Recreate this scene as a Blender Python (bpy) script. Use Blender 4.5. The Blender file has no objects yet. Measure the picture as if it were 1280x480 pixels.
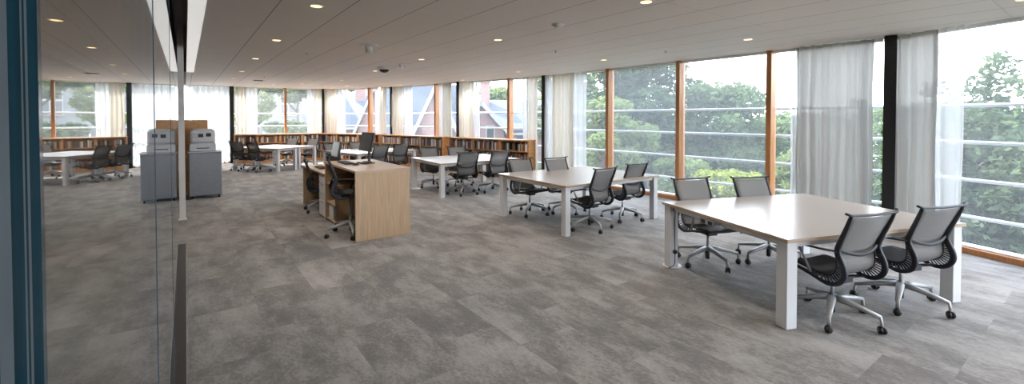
import bpy, bmesh, math, random
import numpy as np
from mathutils import Vector, Matrix

random.seed(7)
SC = bpy.context.scene
COL = SC.collection
PI = math.pi

# ------------------------------------------------------------------ camera, world, sun, exposure
F_PX, PITCH, EYE, CEIL = 560.0, 0.02, 1.69, 2.85
cd = bpy.data.cameras.new('camera')
cam = bpy.data.objects.new('camera', cd); COL.objects.link(cam)
cam.location = (0, 0, EYE)
cam.rotation_euler = (PI/2 - PITCH, 0, 0)
cd.sensor_width = 36.0
cd.lens = 36.0*F_PX/1280.0
cd.shift_y = (147 + F_PX*math.tan(PITCH) - 240.0)/1280.0
cd.clip_start = 0.02
cd.clip_end = 500
SC.camera = cam

vs = SC.view_settings
vs.view_transform = 'Standard'; vs.look = 'None'; vs.gamma = 1.0; vs.use_curve_mapping = False
vs.exposure = 1.05
SC.cycles.max_bounces = 10
SC.cycles.diffuse_bounces = 5
SC.cycles.glossy_bounces = 4
SC.cycles.transmission_bounces = 8
SC.cycles.transparent_max_bounces = 40
SC.cycles.sample_clamp_indirect = 6.0
SC.cycles.caustics_reflective = False
SC.cycles.caustics_refractive = False
SC.cycles.use_denoising = True

SKY = 5.2
w = bpy.data.worlds.new('world'); SC.world = w; w.use_nodes = True
nt = w.node_tree; nt.nodes.clear()
out = nt.nodes.new('ShaderNodeOutputWorld'); bg = nt.nodes.new('ShaderNodeBackground')
tc = nt.nodes.new('ShaderNodeTexCoord'); sep = nt.nodes.new('ShaderNodeSeparateXYZ')
rmp = nt.nodes.new('ShaderNodeValToRGB')
rmp.color_ramp.elements[0].position = 0.0; rmp.color_ramp.elements[0].color = (0.92, 0.96, 1.0, 1)
rmp.color_ramp.elements[1].position = 0.9; rmp.color_ramp.elements[1].color = (0.60, 0.76, 1.0, 1)
nt.links.new(tc.outputs['Generated'], sep.inputs[0]); nt.links.new(sep.outputs['Z'], rmp.inputs[0])
nt.links.new(rmp.outputs[0], bg.inputs[0]); bg.inputs[1].default_value = SKY
nt.links.new(bg.outputs[0], out.inputs[0])

sd = bpy.data.lights.new('sun', 'SUN'); sun = bpy.data.objects.new('sun', sd); COL.objects.link(sun)
sd.energy = 9.0; sd.angle = math.radians(1.5); sd.color = (1.0, 0.93, 0.82)
sv = Vector((-0.62, 0.52, 0.80))           # towards the sun, beyond the far left windows
sun.rotation_euler = sv.to_track_quat('Z', 'Y').to_euler()
sun.location = sv*40

# ------------------------------------------------------------------ materials
def new_mat(name):
    m = bpy.data.materials.new(name); m.use_nodes = True
    return m, m.node_tree, m.node_tree.nodes['Principled BSDF']
def pmat(name, col, rough=0.5, metal=0.0, var=0.06, scale=20.0, bump=0.0, stretch=(1, 1, 1), spec=0.5, sheen=0.0):
    m, t, b = new_mat(name)
    tc = t.nodes.new('ShaderNodeTexCoord'); mp = t.nodes.new('ShaderNodeMapping'); nz = t.nodes.new('ShaderNodeTexNoise')
    mp.inputs['Scale'].default_value = stretch
    nz.inputs['Scale'].default_value = scale; nz.inputs['Detail'].default_value = 4
    r = t.nodes.new('ShaderNodeValToRGB')
    r.color_ramp.elements[0].position = 0.3; r.color_ramp.elements[1].position = 0.7
    r.color_ramp.elements[0].color = tuple(c*(1-var) for c in col) + (1,)
    r.color_ramp.elements[1].color = tuple(min(1, c*(1+var)) for c in col) + (1,)
    t.links.new(tc.outputs['Object'], mp.inputs[0]); t.links.new(mp.outputs[0], nz.inputs['Vector'])
    t.links.new(nz.outputs['Fac'], r.inputs[0]); t.links.new(r.outputs[0], b.inputs['Base Color'])
    b.inputs['Roughness'].default_value = rough; b.inputs['Metallic'].default_value = metal
    b.inputs['Specular IOR Level'].default_value = spec
    if bump:
        bp = t.nodes.new('ShaderNodeBump'); bp.inputs['Strength'].default_value = bump; bp.inputs['Distance'].default_value = 0.01
        t.links.new(nz.outputs['Fac'], bp.inputs['Height']); t.links.new(bp.outputs[0], b.inputs['Normal'])
    return m
def see_through(m, fac):
    """mix the material's surface with a transparent share (open weave)"""
    t = m.node_tree; b = t.nodes['Principled BSDF']; o = t.nodes['Material Output']
    mx = t.nodes.new('ShaderNodeMixShader'); tr = t.nodes.new('ShaderNodeBsdfTransparent')
    mx.inputs[0].default_value = fac
    t.links.new(b.outputs[0], mx.inputs[1]); t.links.new(tr.outputs[0], mx.inputs[2]); t.links.new(mx.outputs[0], o.inputs[0])
    return m
def cloth_mat(name, col, transl, transp):
    m = bpy.data.materials.new(name); m.use_nodes = True; t = m.node_tree; t.nodes.clear()
    o = t.nodes.new('ShaderNodeOutputMaterial'); d = t.nodes.new('ShaderNodeBsdfDiffuse'); l = t.nodes.new('ShaderNodeBsdfTranslucent')
    tr = t.nodes.new('ShaderNodeBsdfTransparent'); m1 = t.nodes.new('ShaderNodeMixShader'); m2 = t.nodes.new('ShaderNodeMixShader')
    tc = t.nodes.new('ShaderNodeTexCoord'); mp = t.nodes.new('ShaderNodeMapping'); nz = t.nodes.new('ShaderNodeTexNoise')
    mp.inputs['Scale'].default_value = (60, 60, 3); nz.inputs['Scale'].default_value = 3.0; nz.inputs['Detail'].default_value = 3
    r = t.nodes.new('ShaderNodeValToRGB')
    r.color_ramp.elements[0].color = tuple(c*0.93 for c in col)+(1,); r.color_ramp.elements[1].color = tuple(min(1, c*1.05) for c in col)+(1,)
    t.links.new(tc.outputs['Object'], mp.inputs[0]); t.links.new(mp.outputs[0], nz.inputs['Vector']); t.links.new(nz.outputs['Fac'], r.inputs[0])
    t.links.new(r.outputs[0], d.inputs[0]); t.links.new(r.outputs[0], l.inputs[0])
    m1.inputs[0].default_value = transl; m2.inputs[0].default_value = transp
    t.links.new(d.outputs[0], m1.inputs[1]); t.links.new(l.outputs[0], m1.inputs[2])
    t.links.new(m1.outputs[0], m2.inputs[1]); t.links.new(tr.outputs[0], m2.inputs[2]); t.links.new(m2.outputs[0], o.inputs[0])
    return m
def glass_mat(name, tint, ior=1.5, rough=0.0, haze=0.0):
    """a pane: Fresnel reflection over clear, tinted transmission"""
    m = bpy.data.materials.new(name); m.use_nodes = True; t = m.node_tree; t.nodes.clear()
    o = t.nodes.new('ShaderNodeOutputMaterial'); g = t.nodes.new('ShaderNodeBsdfGlossy'); tr = t.nodes.new('ShaderNodeBsdfTransparent')
    fr = t.nodes.new('ShaderNodeFresnel'); mx = t.nodes.new('ShaderNodeMixShader')
    fr.inputs['IOR'].default_value = ior
    # same air-to-glass fresnel seen from either face of the pane
    ge = t.nodes.new('ShaderNodeNewGeometry'); mi = t.nodes.new('ShaderNodeMix'); mi.data_type = 'FLOAT'
    mi.inputs[2].default_value = ior; mi.inputs[3].default_value = 1.0/ior
    t.links.new(ge.outputs['Backfacing'], mi.inputs[0]); t.links.new(mi.outputs[0], fr.inputs['IOR'])
    g.inputs['Roughness'].default_value = rough; g.inputs['Color'].default_value = (1, 1, 1, 1)
    tr.inputs[0].default_value = tint + (1,)
    if haze:            # outdoor haze imitated by a pale translucent share mixed into the pane
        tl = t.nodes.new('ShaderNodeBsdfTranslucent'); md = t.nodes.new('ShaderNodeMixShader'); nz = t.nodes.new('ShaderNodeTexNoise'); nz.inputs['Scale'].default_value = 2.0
        tc = t.nodes.new('ShaderNodeTexCoord'); mr = t.nodes.new('ShaderNodeMapRange'); mr.inputs[3].default_value = haze*0.8; mr.inputs[4].default_value = haze*1.2
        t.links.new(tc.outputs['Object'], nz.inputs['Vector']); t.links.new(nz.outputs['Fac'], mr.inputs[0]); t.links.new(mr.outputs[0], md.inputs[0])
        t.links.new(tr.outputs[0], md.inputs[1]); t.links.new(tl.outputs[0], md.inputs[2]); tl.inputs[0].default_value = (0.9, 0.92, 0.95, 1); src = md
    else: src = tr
    t.links.new(fr.outputs[0], mx.inputs[0]); t.links.new(src.outputs[0], mx.inputs[1]); t.links.new(g.outputs[0], mx.inputs[2])
    t.links.new(mx.outputs[0], o.inputs[0])
    return m
def emit_mat(name, col, s):
    m = bpy.data.materials.new(name); m.use_nodes = True; b = m.node_tree.nodes['Principled BSDF']
    b.inputs['Base Color'].default_value = (0.8, 0.8, 0.8, 1)
    b.inputs['Emission Color'].default_value = col + (1,); b.inputs['Emission Strength'].default_value = s
    return m
def wood_mat(name, c1, c2, rough=0.45, stretch=(14, 14, 1.2), scale=2.5):
    m, t, b = new_mat(name)
    tc = t.nodes.new('ShaderNodeTexCoord'); mp = t.nodes.new('ShaderNodeMapping'); nz = t.nodes.new('ShaderNodeTexNoise')
    mp.inputs['Scale'].default_value = stretch; nz.inputs['Scale'].default_value = scale; nz.inputs['Detail'].default_value = 8
    nz.inputs['Distortion'].default_value = 0.6
    r = t.nodes.new('ShaderNodeValToRGB'); r.color_ramp.elements[0].position = 0.33; r.color_ramp.elements[1].position = 0.68
    r.color_ramp.elements[0].color = c1+(1,); r.color_ramp.elements[1].color = c2+(1,)
    t.links.new(tc.outputs['Object'], mp.inputs[0]); t.links.new(mp.outputs[0], nz.inputs['Vector'])
    t.links.new(nz.outputs['Fac'], r.inputs[0]); t.links.new(r.outputs[0], b.inputs['Base Color'])
    b.inputs['Roughness'].default_value = rough
    return m

GA = (-0.589, 0.808)      # direction of the glass partition and of the carpet planks
GS = (0.808, 0.589)       # across it
def gp(s, t, z=0.0): return Vector((s*GS[0]+t*GA[0], s*GS[1]+t*GA[1], z))
GROT = math.atan2(GS[1], GS[0])

def grid_coords(t):
    g = t.nodes.new('ShaderNodeNewGeometry'); d1 = t.nodes.new('ShaderNodeVectorMath'); d2 = t.nodes.new('ShaderNodeVectorMath')
    for d, a in ((d1, GA), (d2, GS)):
        d.operation = 'DOT_PRODUCT'; d.inputs[1].default_value = (a[0], a[1], 0); t.links.new(g.outputs['Position'], d.inputs[0])
    return g, d1.outputs['Value'], d2.outputs['Value']
def comb(t, x, y, z=None):
    c = t.nodes.new('ShaderNodeCombineXYZ'); t.links.new(x, c.inputs[0]); t.links.new(y, c.inputs[1])
    if z is not None: t.links.new(z, c.inputs[2])
    return c.outputs[0]
def math_n(t, op, a, b):
    n = t.nodes.new('ShaderNodeMath'); n.operation = op
    for i, v in enumerate((a, b)):
        if v is None: continue
        if isinstance(v, (int, float)): n.inputs[i].default_value = v
        else: t.links.new(v, n.inputs[i])
    return n.outputs[0]

def carpet_mat():
    m, t, b = new_mat('carpet_tiles')
    g, ct, cs = grid_coords(t)
    v = comb(t, ct, cs)
    br = t.nodes.new('ShaderNodeTexBrick'); t.links.new(v, br.inputs['Vector'])
    br.inputs['Scale'].default_value = 1.0; br.inputs['Brick Width'].default_value = 1.0; br.inputs['Row Height'].default_value = 0.5
    br.inputs['Mortar Size'].default_value = 0.0; br.offset = 0.37
    br.inputs['Color1'].default_value = (0, 0, 0, 1); br.inputs['Color2'].default_value = (1, 1, 1, 1)
    bv = math_n(t, 'MULTIPLY', br.outputs['Color'], 1.0)
    off = math_n(t, 'MULTIPLY', bv, 23.0)
    # each plank has its own piece of a worn, streaky pattern
    n1 = t.nodes.new('ShaderNodeTexNoise'); n1.inputs['Scale'].default_value = 1.0; n1.inputs['Detail'].default_value = 7; n1.inputs['Roughness'].default_value = 0.65
    t.links.new(comb(t, math_n(t, 'MULTIPLY', ct, 1.7), math_n(t, 'MULTIPLY', cs, 3.2), off), n1.inputs['Vector'])
    n2 = t.nodes.new('ShaderNodeTexNoise'); n2.inputs['Scale'].default_value = 1.0; n2.inputs['Detail'].default_value = 5; n2.inputs['Roughness'].default_value = 0.8
    t.links.new(comb(t, math_n(t, 'MULTIPLY', ct, 26), math_n(t, 'MULTIPLY', cs, 38), off), n2.inputs['Vector'])
    n3 = t.nodes.new('ShaderNodeTexNoise'); n3.inputs['Scale'].default_value = 0.22; n3.inputs['Detail'].default_value = 2
    t.links.new(v, n3.inputs['Vector'])
    s = math_n(t, 'ADD', math_n(t, 'MULTIPLY', n1.outputs['Fac'], 0.95), math_n(t, 'MULTIPLY', n2.outputs['Fac'], 0.50))
    s = math_n(t, 'ADD', s, math_n(t, 'MULTIPLY', n3.outputs['Fac'], 0.15))
    s = math_n(t, 'ADD', s, math_n(t, 'MULTIPLY', bv, 0.07))
    r = t.nodes.new('ShaderNodeValToRGB')
    e = r.color_ramp.elements; e[0].position = 0.70; e[0].color = (0.105, 0.093, 0.089, 1); e[1].position = 1.0; e[1].color = (0.30, 0.282, 0.274, 1)
    x = e.new(0.815); x.color = (0.168, 0.154, 0.144, 1); y = e.new(0.86); y.color = (0.215, 0.200, 0.188, 1)
    t.links.new(s, r.inputs[0]); t.links.new(r.outputs[0], b.inputs['Base Color'])
    b.inputs['Roughness'].default_value = 0.85; b.inputs['Specular IOR Level'].default_value = 0.35
    b.inputs['Sheen Weight'].default_value = 0.25; b.inputs['Sheen Roughness'].default_value = 0.5
    bp = t.nodes.new('ShaderNodeBump'); bp.inputs['Strength'].default_value = 0.7; bp.inputs['Distance'].default_value = 0.008
    t.links.new(n2.outputs['Fac'], bp.inputs['Height']); t.links.new(bp.outputs[0], b.inputs['Normal'])
    return m
def ceiling_mat():
    m, t, b = new_mat('ceiling_panels')
    g, ct, cs = grid_coords(t)
    def line(c, off, sp, hw):
        a = math_n(t, 'DIVIDE', math_n(t, 'ADD', c, off), sp); fr = math_n(t, 'FRACT', a, None)
        d = math_n(t, 'ABSOLUTE', math_n(t, 'SUBTRACT', fr, 0.5), None)
        return math_n(t, 'GREATER_THAN', d, 0.5-hw/sp)
    la = line(cs, 100*0.625-0.155, 0.625, 0.004); lb = line(ct, 100*1.95-0.80, 1.95, 0.0018)
    l = math_n(t, 'MAXIMUM', la, math_n(t, 'MULTIPLY', lb, 0.6))
    nz = t.nodes.new('ShaderNodeTexNoise'); nz.inputs['Scale'].default_value = 1.3; nz.inputs['Detail'].default_value = 6
    t.links.new(g.outputs['Position'], nz.inputs['Vector'])
    r = t.nodes.new('ShaderNodeValToRGB'); r.color_ramp.elements[0].color = (0.80, 0.73, 0.675, 1); r.color_ramp.elements[1].color = (0.86, 0.79, 0.735, 1)
    t.links.new(nz.outputs['Fac'], r.inputs[0])
    mx = t.nodes.new('ShaderNodeMix'); mx.data_type = 'RGBA'; mx.inputs[7].default_value = (0.12, 0.11, 0.10, 1)
    t.links.new(l, mx.inputs[0]); t.links.new(r.outputs[0], mx.inputs[6]); t.links.new(mx.outputs[2], b.inputs['Base Color'])
    b.inputs['Roughness'].default_value = 0.6
    bp = t.nodes.new('ShaderNodeBump'); bp.inputs['Strength'].default_value = 0.6; bp.inputs['Distance'].default_value = -0.005
    t.links.new(l, bp.inputs['Height']); t.links.new(bp.outputs[0], b.inputs['Normal'])
    return m
def brick_mat():
    m, t, b = new_mat('red_brick')
    tc = t.nodes.new('ShaderNodeTexCoord'); mp = t.nodes.new('ShaderNodeMapping'); mp.inputs['Rotation'].default_value = (PI/2, 0, 0)
    br = t.nodes.new('ShaderNodeTexBrick'); br.inputs['Scale'].default_value = 4.0
    br.inputs['Color1'].default_value = (0.20, 0.10, 0.09, 1); br.inputs['Color2'].default_value = (0.24, 0.13, 0.115, 1); br.inputs['Mortar'].default_value = (0.30, 0.26, 0.24, 1)
    t.links.new(tc.outputs['Object'], mp.inputs[0]); t.links.new(mp.outputs[0], br.inputs['Vector']); t.links.new(br.outputs[0], b.inputs['Base Color'])
    b.inputs['Roughness'].default_value = 0.9
    return m
def leaf_mat(name, c1, c2):
    m = bpy.data.materials.new(name); m.use_nodes = True; t = m.node_tree; t.nodes.clear()
    o = t.nodes.new('ShaderNodeOutputMaterial'); d = t.nodes.new('ShaderNodeBsdfDiffuse'); l = t.nodes.new('ShaderNodeBsdfTranslucent'); mx = t.nodes.new('ShaderNodeMixShader')
    tc = t.nodes.new('ShaderNodeTexCoord'); nz = t.nodes.new('ShaderNodeTexNoise'); nz.inputs['Scale'].default_value = 1.1; nz.inputs['Detail'].default_value = 5
    r = t.nodes.new('ShaderNodeValToRGB'); r.color_ramp.elements[0].position = 0.35; r.color_ramp.elements[1].position = 0.66
    r.color_ramp.elements[0].color = c1+(1,); r.color_ramp.elements[1].color = c2+(1,)
    t.links.new(tc.outputs['Object'], nz.inputs['Vector']); t.links.new(nz.outputs['Fac'], r.inputs[0])
    t.links.new(r.outputs[0], d.inputs[0]); t.links.new(r.outputs[0], l.inputs[0]); mx.inputs[0].default_value = 0.4
    t.links.new(d.outputs[0], mx.inputs[1]); t.links.new(l.outputs[0], mx.inputs[2]); t.links.new(mx.outputs[0], o.inputs[0])
    return m
def book_mat():
    m, t, b = new_mat('book_cloth')
    oi = t.nodes.new('ShaderNodeObjectInfo'); t.links.new(oi.outputs['Color'], b.inputs['Base Color']); b.inputs['Roughness'].default_value = 0.6
    tc = t.nodes.new('ShaderNodeTexCoord'); nz = t.nodes.new('ShaderNodeTexNoise'); nz.inputs['Scale'].default_value = 40
    bp = t.nodes.new('ShaderNodeBump'); bp.inputs['Strength'].default_value = 0.2
    t.links.new(tc.outputs['Object'], nz.inputs['Vector']); t.links.new(nz.outputs['Fac'], bp.inputs['Height']); t.links.new(bp.outputs[0], b.inputs['Normal'])
    return m

M = dict(
    carpet=carpet_mat(), ceiling=ceiling_mat(),
    white_metal=pmat('white_powder_coat', (0.70, 0.72, 0.75), 0.35, 0, 0.015),
    trim_white=pmat('white_paint', (0.72, 0.715, 0.70), 0.45, 0, 0.02),
    wall=pmat('painted_wall', (0.55, 0.53, 0.50), 0.8),
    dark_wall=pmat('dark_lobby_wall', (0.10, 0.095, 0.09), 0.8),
    slot=pmat('slot_lining', (0.16, 0.145, 0.13), 0.7),
    black=pmat('black_steel', (0.012, 0.012, 0.013), 0.5),
    black_plastic=pmat('black_plastic', (0.018, 0.018, 0.02), 0.4),
    graphite=pmat('graphite_nylon', (0.018, 0.021, 0.030), 0.5),
    silver=pmat('satin_aluminium', (0.40, 0.405, 0.42), 0.45, 0.45, 0.04),
    steel=pmat('brushed_steel', (0.42, 0.42, 0.43), 0.3, 0.9, 0.08, 30, 0, (40, 1, 1)),
    mesh_back=see_through(pmat('grey_mesh_weave', (0.24, 0.235, 0.234), 0.75, 0, 0.10, 160), 0.22),
    mesh_seat=see_through(pmat('charcoal_mesh_weave', (0.055, 0.055, 0.06), 0.75, 0, 0.12, 160), 0.04),
    laminate=pmat('pale_laminate', (0.37, 0.325, 0.295), 0.25, 0, 0.03, 6, 0, (1, 12, 1)),
    glare_white_laminate=pmat('glare_white_laminate', (0.66, 0.68, 0.72), 0.28, 0, 0.02, 6),  # window glare on the farther tabletops put into a whiter base colour
    edge=wood_mat('plywood_edge', (0.36, 0.25, 0.17), (0.55, 0.42, 0.30), 0.5, (1, 1, 20)),
    oak=wood_mat('pale_oak_veneer', (0.44, 0.295, 0.175), (0.56, 0.40, 0.255), 0.42, (26, 26, 1.0)),
    oak_top=wood_mat('pale_oak_top', (0.45, 0.325, 0.22), (0.55, 0.42, 0.30), 0.33, (1.5, 24, 1)),
    fir=wood_mat('amber_fir', (0.40, 0.165, 0.055), (0.54, 0.25, 0.095), 0.4, (22, 22, 0.9)),
    shelfwood=wood_mat('amber_shelf_veneer', (0.58, 0.285, 0.11), (0.72, 0.40, 0.175), 0.42, (3, 3, 6)),
    sillwhite=pmat('sill_white', (0.75, 0.75, 0.74), 0.4),
    linen=cloth_mat('linen_curtain', (0.72, 0.67, 0.59), 0.30, 0.02), linen_grey=cloth_mat('linen_curtain_grey', (0.50, 0.485, 0.455), 0.24, 0.02),
    sheer=cloth_mat('sheer_voile', (0.78, 0.78, 0.79), 0.36, 0.28),
    window_glass=glass_mat('window_glass', (0.95, 0.955, 0.955), 1.30, haze=0.030),
    door_glass=glass_mat('partition_glass', (0.90, 0.93, 0.93), 1.52),
    glass_edge=pmat('teal_glass_edge', (0.003, 0.036, 0.060), 0.10, 0, 0.5, 8, 0, (30, 30, 0.5)),
    glass_edge_line=pmat('glass_joint', (0.07, 0.12, 0.17), 0.2, 0, 0.15, 8), glass_edge_light=pmat('pale_glass_edge', (0.14, 0.175, 0.205), 0.25, 0, 0.15, 8),
    bronze=pmat('dark_bronze', (0.055, 0.048, 0.043), 0.35, 0.6),
    printer_grey=pmat('printer_grey', (0.26, 0.285, 0.33), 0.45),
    printer_light=pmat('printer_light', (0.50, 0.53, 0.58), 0.45),
    screen_dark=pmat('screen_dark', (0.07, 0.068, 0.066), 0.25),
    screen_glare=pmat('screen_painted_glare', (0.26, 0.26, 0.25), 0.20),  # pale reflection put into the screen's own colour
    book=book_mat(), pages=pmat('book_pages', (0.62, 0.57, 0.47), 0.9),
    lens=emit_mat('warm_lamp_lens', (1.0, 0.66, 0.32), 1.1),
    strip=emit_mat('linear_diffuser', (1.0, 0.98, 0.95), 0.26),
    brick=brick_mat(), slate=pmat('slate_roof', (0.062, 0.070, 0.086), 0.8, 0, 0.2, 3, 0, (1, 1, 12)),
    barge=pmat('white_bargeboard', (0.30, 0.30, 0.31), 0.6), pane_dark=pmat('dark_window', (0.035, 0.045, 0.055), 0.15),
    stone=pmat('grey_stone', (0.20, 0.20, 0.20), 0.9, 0, 0.2, 2),
    cream=pmat('cream_frame', (0.36, 0.34, 0.30), 0.7),
    bark=pmat('bark', (0.06, 0.048, 0.038), 0.9, 0, 0.3, 8, 0.4),
    lawn=pmat('lawn', (0.055, 0.065, 0.035), 0.95, 0, 0.3, 0.4),
    leaf_mid=leaf_mat('leaf_mid', (0.060, 0.088, 0.045), (0.125, 0.165, 0.075)),
    leaf_pale=leaf_mat('leaf_pale', (0.10, 0.135, 0.055), (0.20, 0.245, 0.10)),
    leaf_dark=leaf_mat('leaf_dark', (0.050, 0.072, 0.045), (0.095, 0.13, 0.07)),
    leaf_lime=leaf_mat('leaf_lime', (0.14, 0.18, 0.035), (0.30, 0.32, 0.075)),
    led=emit_mat('blue_power_dot', (0.1, 0.4, 0.9), 0.5),
    paper=pmat('paper', (0.7, 0.7, 0.68), 0.8),
)

# ------------------------------------------------------------------ helpers
def meta(o, label=None, cat=None, group=None, kind=None):
    if label: o['label'] = label
    if cat: o['category'] = cat
    if group: o['group'] = group
    if kind: o['kind'] = kind
    return o
def obj(name, bm, mat, parent=None, smooth=False, bevel=0.0):
    me = bpy.data.meshes.new(name); bmesh.ops.recalc_face_normals(bm, faces=bm.faces[:]); bm.to_mesh(me); bm.free()
    o = bpy.data.objects.new(name, me); COL.objects.link(o)
    for m in (mat if isinstance(mat, (list, tuple)) else [mat]): me.materials.append(m)
    if smooth:
        me.polygons.foreach_set('use_smooth', [True]*len(me.polygons))
    if bevel:
        md = o.modifiers.new('edge', 'BEVEL'); md.width = bevel; md.segments = 2; md.limit_method = 'ANGLE'; md.angle_limit = 0.6
    if parent: o.parent = parent
    return o
def thing(name, loc=(0, 0, 0), rz=0.0, label=None, cat=None, group=None, kind=None):
    o = bpy.data.objects.new(name, None); COL.objects.link(o); o.empty_display_size = 0.1
    o.location = loc; o.rotation_euler = (0, 0, rz)
    return meta(o, label, cat, group, kind)
def dup(root, loc, rz, label=None, group=None):
    r = root.copy(); COL.objects.link(r); r.location = loc; r.rotation_euler = (0, 0, rz)
    if label: r['label'] = label
    if group: r['group'] = group
    for ch in list(root.children):
        c = ch.copy(); COL.objects.link(c); c.parent = r
        for g in list(ch.children):
            d = g.copy(); COL.objects.link(d); d.parent = c
    return r
def NB(): return bmesh.new()
def box(bm, c, s, rz=0.0, mi=0, rx=0.0, ry=0.0):
    r = bmesh.ops.create_cube(bm, size=1.0)
    mt = Matrix.Translation(c) @ Matrix.Rotation(rz, 4, 'Z') @ Matrix.Rotation(ry, 4, 'Y') @ Matrix.Rotation(rx, 4, 'X') @ Matrix.Diagonal((s[0], s[1], s[2], 1))
    bmesh.ops.transform(bm, matrix=mt, verts=r['verts'])
    for v in r['verts']:
        for f in v.link_faces: f.material_index = mi
    return bm
def cyl(bm, a, b, r1, r2=None, seg=16, mi=0):
    a = Vector(a); b = Vector(b); d = b-a
    r = bmesh.ops.create_cone(bm, cap_ends=True, segments=seg, radius1=r1, radius2=r1 if r2 is None else r2, depth=d.length)
    mt = Matrix.Translation((a+b)/2) @ d.to_track_quat('Z', 'Y').to_matrix().to_4x4()
    bmesh.ops.transform(bm, matrix=mt, verts=r['verts'])
    for v in r['verts']:
        for f in v.link_faces: f.material_index = mi
    return bm
def sweep(bm, pts, w, h, side=None, seg=8, taper=None):
    """rounded-rectangle section swept along pts; w = half width along `side`, h = half height"""
    pts = [Vector(p) for p in pts]; rings = []
    for i, p in enumerate(pts):
        d = (pts[min(i+1, len(pts)-1)]-pts[max(i-1, 0)]).normalized()
        sd_ = Vector(side) if side is not None else (Vector((0, 0, 1)).cross(d) if abs(d.z) < 0.95 else Vector((1, 0, 0)))
        sd_ = (sd_ - d*sd_.dot(d)).normalized(); up = d.cross(sd_)
        k = 1.0 if taper is None else taper[i]
        ring = []
        for j in range(seg):
            a = 2*PI*(j+0.5)/seg; ca, sa = math.cos(a), math.sin(a)
            q = 0.55
            x = math.copysign(abs(ca)**q, ca); y = math.copysign(abs(sa)**q, sa)
            ring.append(bm.verts.new(p + sd_*(x*w*k) + up*(y*h*k)))
        rings.append(ring)
    for a, b in zip(rings[:-1], rings[1:]):
        for j in range(seg): bm.faces.new((a[j], a[(j+1) % seg], b[(j+1) % seg], b[j]))
    bm.faces.new(rings[0][::-1]); bm.faces.new(rings[-1])
    return bm
def smooth_path(pts, n=4):
    """Catmull-Rom through the points"""
    P = [Vector(p) for p in pts]; P = [2*P[0]-P[1]] + P + [2*P[-1]-P[-2]]; o = []
    for i in range(1, len(P)-2):
        for k in range(n):
            t = k/n
            o.append(0.5*((2*P[i]) + (P[i+1]-P[i-1])*t + (2*P[i-1]-5*P[i]+4*P[i+1]-P[i+2])*t*t + (3*P[i]-P[i-1]-3*P[i+1]+P[i+2])*t**3))
    o.append(P[-2]); return o
def prism(bm, poly, z0, z1):
    a = [bm.verts.new((p[0], p[1], z0)) for p in poly]; b = [bm.verts.new((p[0], p[1], z1)) for p in poly]
    bm.faces.new(a[::-1]); bm.faces.new(b)
    for i in range(len(a)):
        j = (i+1) % len(a); bm.faces.new((a[i], a[j], b[j], b[i]))
    return bm
def clip_s(poly, s0, keep_right):
    """keep the side of the polygon with across-partition coordinate above (or below) s0"""
    f = lambda p: (p[0]*GS[0]+p[1]*GS[1]-s0)*(1 if keep_right else -1); o = []
    for i in range(len(poly)):
        a, b = poly[i], poly[(i+1) % len(poly)]; fa, fb = f(a), f(b)
        if fa >= 0: o.append(a)
        if fa*fb < 0:
            k = fa/(fa-fb); o.append((a[0]+(b[0]-a[0])*k, a[1]+(b[1]-a[1])*k))
    return o

# ------------------------------------------------------------------ room shell
P = [(6.05, -3.6), (6.5, -0.15), (6.38, 3.25), (5.5, 6.53), (0.9, 12.6), (-1.76, 14.7), (-4.6, 17.15), (-7.7, 18.35), (-10.5, 16.8), (-11.85, 15.56)]
room = P + [(-11.63, 12.56), (0.15, -3.6)]
def grow(poly, d):
    c = Vector((sum(p[0] for p in poly)/len(poly), sum(p[1] for p in poly)/len(poly)))
    return [tuple(c + (Vector(p)-c)*(1+d/(Vector(p)-c).length)) for p in poly]
fl = grow(room, 0.22)
o = obj('floor', prism(NB(), fl, -0.3, 0.0), M['carpet']); meta(o, 'grey mottled carpet laid in planks across the whole room', 'floor', kind='structure')
bm = NB(); prism(bm, clip_s(fl, 0.03, True), CEIL, CEIL+0.12); prism(bm, clip_s(fl, -0.13, False), CEIL, CEIL+0.12); prism(bm, fl, CEIL+0.45, CEIL+0.6)
o = obj('ceiling', bm, M['ceiling']); meta(o, 'light grey panelled ceiling with fine joint lines over the room', 'ceiling', kind='structure')
# dark lining of the slot above the sliding glass
bm = NB()
def gbox(bm, s0, s1, t0, t1, z0, z1):
    c = gp((s0+s1)/2, (t0+t1)/2, (z0+z1)/2); return box(bm, c, (s1-s0, t1-t0, z1-z0), GROT)
gbox(bm, 0.03, 0.045, -3, 14.1, CEIL+0.001, CEIL+0.449); gbox(bm, -0.145, -0.13, -3, 14.1, CEIL+0.001, CEIL+0.449)
gbox(bm, -0.145, 0.045, 14.1, 14.12, CEIL-0.0, CEIL+0.449); gbox(bm, -0.13, 0.03, -3, 14.1, CEIL+0.43, CEIL+0.448)
gbox(bm, -0.13, 0.03, 14.12, 19.5, CEIL-0.0, CEIL+0.06)
o = obj('trim_1', bm, M['slot']); meta(o, 'dark recessed slot in the ceiling above the glass partition', 'ceiling slot', kind='structure')

def wall_seg(name, a, b, label, mat='wall'):
    a = Vector(a); b = Vector(b); d = b-a; m = (a+b)/2; ang = math.atan2(d.y, d.x)
    n = Vector((-d.y, d.x)).normalized(); n = n if n.dot(m-Vector((-2, 6))) > 0 else -n
    bm = NB(); box(bm, (m.x+n.x*0.08, m.y+n.y*0.08, (CEIL+0.5)/2-0.15), (d.length+0.2, 0.15, CEIL+0.8), ang)
    o = obj(name, bm, M[mat]); meta(o, label, 'wall', kind='structure'); return o
wall_seg('wall_back', (0.15, -3.6), (6.05, -3.6), 'plain painted wall behind the viewer')
wall_seg('wall_far_left', (-11.85, 15.56), (-11.63, 12.56), 'dark end wall of the space beyond the glass partition', 'dark_wall')
wall_seg('wall_left', (-11.63, 12.56), (0.15, -3.6), 'dark wall of the space beyond the glass partition', 'dark_wall')

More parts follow.
